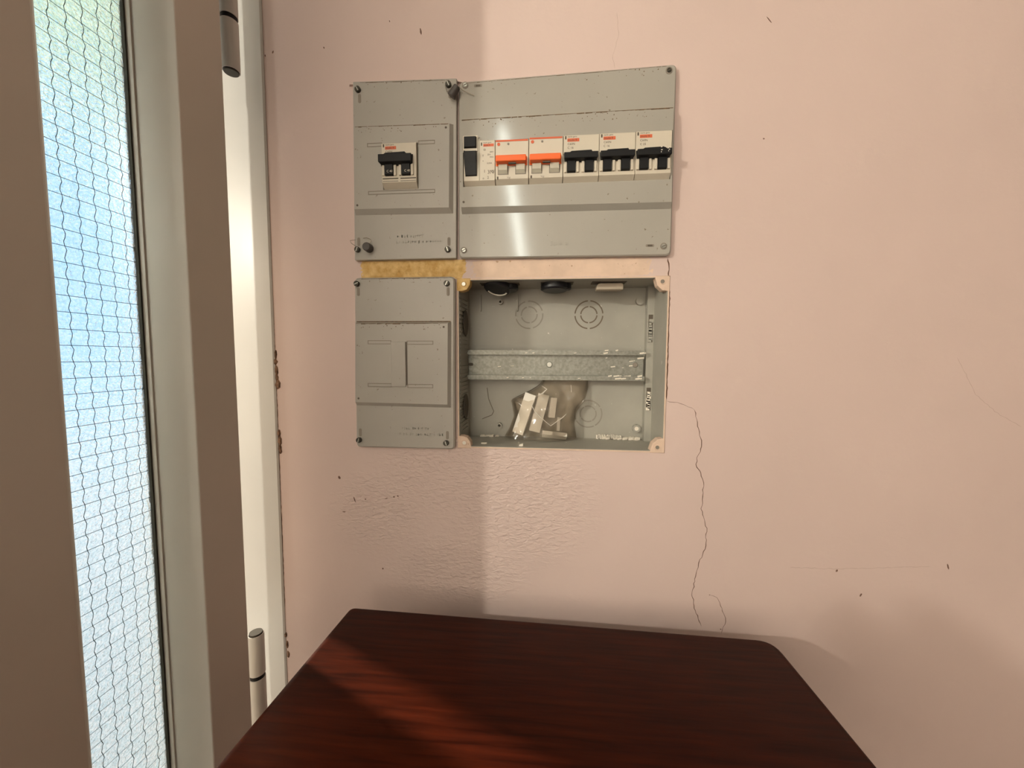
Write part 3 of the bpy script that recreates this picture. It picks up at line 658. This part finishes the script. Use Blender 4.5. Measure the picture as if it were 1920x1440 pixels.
# inner ledge with plaster-filled slots
MB().box(117.5, BK, Z0 + 1.4, X1 - 1.2, -46, Z1 - 1.2).build('inner_ledge', M_box, box)
for z0, z1 in ((18, 50), (-62, -35)):
    MB().box(119.0, -46.1, z0, 124, -45.8, z1).build('slot', M_groove, box)
    c = MB()
    for k in range(8): c.obb((121.3 + random.uniform(-.6, .6), -45.6, z0 + 2 + (z1 - z0 - 6) * k / 8), (random.uniform(1.2, 2.2), 0, random.uniform(-.4, .4)), (0, 0, random.uniform(1.6, 2.6)), (0, .5, 0))
    tag(c.build('plaster_crumbs', M_box if z0 > 0 else M_plaster, box), kind='stuff')
# knock-outs on the back
def knockout(x, z, M, gaps, off=0.0, r=(16.5, 9.6)):  # raised dark arcs; the groove shade is put into their colour
    for rad in r:
        b = MB()
        for k in range(4):
            a0 = off + k * PI / 2 + gaps; b.arc(x, z, rad - .75, rad + .75, a0, a0 + PI / 2 - 2 * gaps, BK - .1, BK + .25, 8)
        tag(b.build('knockout_groove', M, box), kind='stuff')
knockout(-20.2, 51.6, mat('soft_groove', (0.27, 0.25, 0.21), 0.7), .10, .2); knockout(51.5, 51.4, mat('brown_groove', (0.155, 0.12, 0.085), 0.7), .09); knockout(52.8, -68.6, bpy.data.materials['soft_groove'], .06, .5)
for x, z, r0 in ((-55, 66.7, 2.8), (110.2, 66.7, 4.6), (-56, -84.5, 3.2), (110, -85, 4.6)):
    c = [(x + r0 * math.cos(k * PI / 8), z + r0 * math.sin(k * PI / 8)) for k in range(16)]; d = [(x + r0 * .55 * math.cos(k * PI / 8), z + r0 * .55 * math.sin(k * PI / 8)) for k in range(16)]
    q = MB().ring(c, d, BK, c, d, BK + 5).build('boss', M_box, box, smooth=True)
    MB().cyl((x, BK, z), (0, 1, 0), r0 * .55, 1.5 if x < 0 else 4.6, 14).build('boss_core', M_groove if x < 0 else M_plaster if z < 0 else M_box, q, smooth=True)
for x in (-80, -35): MB().box(x, BK, 56, x + 1.2, BK + 4, 76).build('rib', M_box, box)
MB().tube([(-72, BK + .3, -38), (-70, BK + .4, -52), (-66, BK + .4, -62), (-63.5, BK + .4, -67), (-66, BK + .3, -72), (-78, BK + .3, -77)], .5, 5).build('scratch', M_groove2, box)
# oval slots in the top with conduit ends
for x0, x1 in ((-74, -30), (-6, 30), (50, 87)):
    MB().box(x0, -30, Z1 - 1.6, x1, -14, Z1 - 1.1).build('cable_entry', M_groove, box)
MB().prism(rnd_poly(rect(55, Z1 - 9.5, 84, Z1 - 2.4), [1, 1, 3, 5], 3), -29, -17, .6).build('entry_plug', mat('beige_plug', (0.47, 0.40, 0.31), 0.6), box)
# DIN rail
rail = MB(); zc = -9.2; prof = [(-38, zc + 17.5), (-38, zc + 12.2), (-46, zc + 12.2), (-46, zc - 12.2), (-38, zc - 12.2), (-38, zc - 17.5), (-39.1, zc - 17.5), (-39.1, zc - 13.4), (-47.1, zc - 13.4), (-47.1, zc + 13.4), (-39.1, zc + 13.4), (-39.1, zc + 17.5)]
A = rail.loop([(-93.6, q, z) for q, z in prof]); B = rail.loop([(114.2, q, z) for q, z in prof]); rail.bridge(A, B)
for L in (A, B):
    for q in ((0, 1, 10, 11), (1, 2, 9, 10), (2, 3, 8, 9), (3, 4, 7, 8), (4, 5, 6, 7)): rail.f.append(tuple(L[i] for i in q))
rl = rail.build('mounting_rail', M_galv, box)
for x in (-40, 62): MB().box(x, BK, zc - 10, x + 10, -47.1, zc + 10).build('rail_post', M_box, rl)
MB().cyl((4.8, -46, -8.4), (0, 1, 0), 3.4, 1.6, 20, ch=.5).build('rail_screw', M_zinc, rl, smooth=True)
MB().cyl((105, -46, -8.4), (0, 1, 0), 3.0, 1.4, 20, ch=.5).build('rail_screw', M_groove2, rl, smooth=True)
MB().prism(rnd_poly(rect(-93, -10.6, -87.5, -7), 1.6, 3), -46.05, -45.8).build('rail_hole', M_groove, rl)
c = MB()
for k in range(40):
    x = random.choice((random.uniform(-85, 112), random.uniform(62, 113), random.uniform(70, 113))); z, wd_ = random.choice(((zc + 17.6, -38.4), (zc - 12.0, -38.6), (zc - 15, -37.9), (random.uniform(zc - 10, zc + 10), -45.9), (zc + 14.5, -37.9)))
    a = random.uniform(.3, 1.0) * (1.7 if x > 60 else 1); c.obb((x, wd_, z), (a * random.uniform(1, 2.6), 0, a * .25), (0, 0, a * .55), (0, a * .5, 0))
tag(c.build('plaster_crumbs', M_plaster, rl), kind='stuff')
c = MB()
for k in range(40):
    x = random.choice((random.uniform(60, 92), random.uniform(96, 112), random.uniform(-80, -56))); a = random.uniform(.5, 1.5)
    c.obb((x, BK + random.uniform(1, 6), Z0 + 1.6 + a), (a * 1.8, 0, a * .3), (0, a, 0), (0, .3 * a, a))
for k in range(14): c.obb((64 + k * 2.1, BK + 2, Z0 + 3.5 + random.uniform(-.5, 1)), (1.4, 0, 0), (0, 1, 0), (0, 0, 2.4))
c.obb((-69, -14, Z0 + 2), (3.2, 0, .2), (0, 1.5, 0), (0, 0, .6)); c.obb((-26, -6, Z0 + 2.4), (2.2, 0, .5), (0, 1.6, 0), (0, 0, 1.2))
tag(c.build('plaster_crumbs', M_plaster, box), kind='stuff')

# conduit ends hanging in the slots
r = thing('conduit_end', (-53, -22, 83), 'cut black conduit end tilted open, with a painted highlight on its rim', 'conduit')
MB().cyl((-54, -24, 84), (-.12, .30, -.9), 15.5, 9, 28, ch=1.5).build('tube', M_rubber, r, smooth=True)
MB().cyl((-42, -26, 83), (.1, .1, -1), 10, 8, 20, ch=1).build('tube', M_rubber, r, smooth=True)
n = Vector((-.12, .30, -.9)).normalized(); cc = Vector((-54, -24, 84)) + n * 9.4
u = n.cross(Vector((0, 1, 0))).normalized(); v = n.cross(u)
MB().tube([tuple(cc + u * 11 * math.cos(a) + v * 11 * math.sin(a)) for a in [R(20 + 14 * k) for k in range(11)]], .9, 6).build('rim_highlight', M_white, r, smooth=True)  # white arc; the highlight on the conduit rim is put into the colour
r = thing('conduit_end', (10, -22, 83), 'short black ribbed conduit stub in the middle slot', 'conduit')
MB().cyl((9.5, -24, 84), (0, .06, -1), 15.2, 9.5, 28, ch=1.8).build('tube', M_rubber, r, smooth=True)
MB().cyl((20, -24, 83.4), (0, 0, -1), 8, 8, 20, ch=1).build('tube', M_rubber, r, smooth=True)
for zq in (79.5, 77): MB().cyl((9.5, -23.8, zq), (0, .06, -1), 15.6, .9, 28).build('tube_rib', M_rubber, r, smooth=True)

# ------------------------------------------------------------------ blanking strips in their clear bag
def strip(c, L, w, ang, thick, tilt, label):
    ca, sa = math.cos(ang), math.sin(ang)
    e1 = Vector((ca, 0, sa)); e2 = Vector((-sa, 0, ca)); n_ = Vector((0, 1, 0))
    q = Matrix.Rotation(tilt, 3, e1); e2 = q @ e2; n_ = q @ n_
    b = MB().obb(c, e1 * L / 2, e2 * w / 2, n_ * thick / 2)
    for s in (-1, 1): b.obb(Vector(c) + e2 * (w / 2 - .7) * s - n_ * 2.2, e1 * L / 2, e2 * .7, n_ * 2.0)
    o = b.build('blanking_strip', M_white, None); tag(o, label, 'blanking strip', 'white strips in the clear bag')
strip((-24.5, -36, -67), 50, 13.5, R(72), 1.2, .25, 'longest white strip, nearest the ribbed end of the box, leaning in the bag')
strip((-6.5, -37, -66), 46, 12.5, R(76), 1.2, -.2, 'white strip leaning second in the bag, just past the longest one')
strip((9.5, -42, -60), 24, 7.5, R(84), 1.2, -.3, 'short white strip standing at the middle of the bag')
strip((11.5, -36, -93.5), 29, 8.5, R(-5), 1.2, -.9, 'white strip lying flat on the bottom of the bag')
strip((16.5, -44, -80), 16, 3.6, R(88), 1.2, .2, 'thin white strip upright over the flat lying one')
bag = MB(); nu, nv = 30, 26; idx = {}
L_ = [(-26, -8), (-31, -9), (-36, -16), (-44, -26), (-52, -40), (-57, -42), (-70, -38), (-85, -42), (-98, -48)]
L_ = [(-26, -2), (-33, -7), (-40, -18), (-52, -42), (-60, -40), (-72, -38), (-86, -43), (-98.3, -50)]
R_ = [(-26, 51), (-35, 52), (-52, 48), (-66, 38), (-80, 36), (-98.3, 39)]
def lerp(T, z):
    for (za, xa), (zb, xb) in zip(T, T[1:]):
        if zb <= z <= za: return xa + (xb - xa) * (z - za) / (zb - za)
    return T[-1][1]
for sdn, sgn in (('f', 1), ('b', -1)):
    for i in range(nu + 1):
        for j in range(nv + 1):
            u, v = i / nu, j / nv; z = -26.5 + (-97.0 + 26.5) * v; xl, xr = lerp(L_, z), lerp(R_, z); x = xl + (xr - xl) * u
            e = (math.sin(PI * u) ** .5) * min(1, .25 + v * 1.6)
            if sgn > 0: wd_ = -50 + 24 * e + 1.5 * math.sin(x * .16 + z * .13 + 1) + 1.0 * math.sin(x * .30 - z * .22) + .5 * math.sin(x * .7 + z * .5)
            else: wd_ = -53.2
            if i in (0, nu): wd_ = -51.5
            bag.v.append((x, max(wd_, -53.4), z)); idx[sdn, i, j] = len(bag.v) - 1
for sdn in 'fb':
    for i in range(nu):
        for j in range(nv): bag.f.append((idx[sdn, i, j], idx[sdn, i + 1, j], idx[sdn, i + 1, j + 1], idx[sdn, i, j + 1]))
bg_ = bag.build('plastic_bag', M_bag, None, smooth=True)
fold = MB()  # pale ridges; highlights along the bag folds are put into the colour
fold.tube([(-12, -28.5, -50), (-15, -27.5, -56), (-12, -26.5, -62), (-6, -25.8, -68), (2, -25.6, -75), (7, -25.8, -79), (14, -26, -74), (21, -27, -69), (25, -28.5, -65)], [.2, .55, .5, .45, .4, .4, .45, .6, .2], 6)
fold.tube([(-4, -33, -33), (2, -31, -37), (-3, -30, -42), (-9, -29.5, -45)], [.2, .8, 1.0, .2], 6)
fold.tube([(30, -34, -32), (30.5, -32, -40)], [.3, .4], 6)
fold.build('bag_crease_highlight', mat('bag_highlight_plastic', (0.62, 0.57, 0.50), 0.15), bg_, smooth=True)
tag(bg_, 'crumpled clear plastic bag of white strips under the metal rail', 'bag')

# ------------------------------------------------------------------ dark wooden table under the panels
tb = thing('side_table', (5, 260, HZ0), 'dark mahogany side table with a glossy rounded top below the panels', 'table')
TZ = -262
tp = rnd_poly([(-218, 420), (-201.5, 45), (215, 54.5), (222, 420)], [6, 7, 16, 6], 6)
t = MB(); lv = [(TZ - 20, 2), (TZ - 17, .0), (TZ - 5, 0), (TZ - 1.6, 1.2), (TZ, 4.2)]; prev = None
for z, d in lv:
    L = t.loop([(p[0], p[1], z) for p in inset(tp, d)])
    if prev: t.bridge(prev, L)
    else: t.f.append(tuple(L))
    prev = L
t.f.append(tuple(prev)); t.build('tabletop', M_wood, tb, smooth=True)
for a in ((-168, 105, 182, 120), (-168, 385, 182, 400), (-170, 120, -155, 385), (166, 120, 181, 385)):
    MB().box(a[0], a[1], TZ - 100, a[2], a[3], TZ - 20).build('apron', M_wood, tb)
for x in (-172, 150):
    for wd_ in (98, 372):
        MB().frus(rect(x, HZ0, x + 1, HZ0 + 1), 0, rect(x, HZ0, x + 1, HZ0 + 1), 0) if False else None
        l = MB(); A = l.loop([(x + 6, wd_ + 6, HZ0), (x + 30, wd_ + 6, HZ0), (x + 30, wd_ + 30, HZ0), (x + 6, wd_ + 30, HZ0)]); B = l.loop([(x, wd_, TZ - 20), (x + 36, wd_, TZ - 20), (x + 36, wd_ + 36, TZ - 20), (x, wd_ + 36, TZ - 20)])
        l.f += [tuple(A), tuple(B)]; l.bridge(A, B); l.build('leg', M_wood, tb)

# ------------------------------------------------------------------ unseen leafy plant, added to throw the soft rounded shadow low on the wall
pl = thing('shadow_plant', (-322, 620, HZ0), 'unseen potted plant on a stand, added to cast a wall shadow', 'shadow caster')
M_leaf = mat('leaf_green', (0.06, 0.14, 0.04), 0.5, var=0.4); M_clay = mat('clay_pot', (0.42, 0.19, 0.10), 0.8)
MB().cyl((-322, 620, HZ0), (0, 0, 1), 120, 20, 28, r2=118).build('stand', M_wood, pl, smooth=True)
MB().cyl((-322, 620, HZ0 + 20), (0, 0, 1), 22, 930, 16).build('stand', M_wood, pl, smooth=True)
MB().cyl((-322, 620, HZ0 + 950), (0, 0, 1), 110, 18, 28).build('stand', M_wood, pl, smooth=True)
MB().cyl((-322, 620, HZ0 + 968), (0, 0, 1), 55, 110, 28, r2=78).build('pot', M_clay, pl, smooth=True)
random.seed(3)
for k in range(46):
    a = k * 2.39996; el = R(52 + 34 * ((k * 0.618) % 1)); d = Vector((math.cos(a) * math.cos(el), math.sin(a) * math.cos(el), math.sin(el)))
    base = Vector((-322, 620, HZ0 + 1045)); Ln = random.uniform(135, 185); sd = d.cross(Vector((0, 0, 1))).normalized(); nn = sd.cross(d)
    b = MB(); P = []
    for j in range(7):
        t = j / 6; c = base + d * Ln * t - Vector((0, 0, 1)) * 40 * t * t; wdt = 2.2 if t < .5 else 17 * math.sin(PI * (t - .5) * 2 * .93 + .1) + 1
        P.append(b.loop([tuple(c + sd * wdt), tuple(c + nn * 2), tuple(c - sd * wdt), tuple(c - nn * 1)]))
    for p, q in zip(P, P[1:]): b.bridge(p, q)
    b.f += [tuple(P[0]), tuple(P[-1])]
    b.build('leaf', M_leaf, pl, smooth=True)
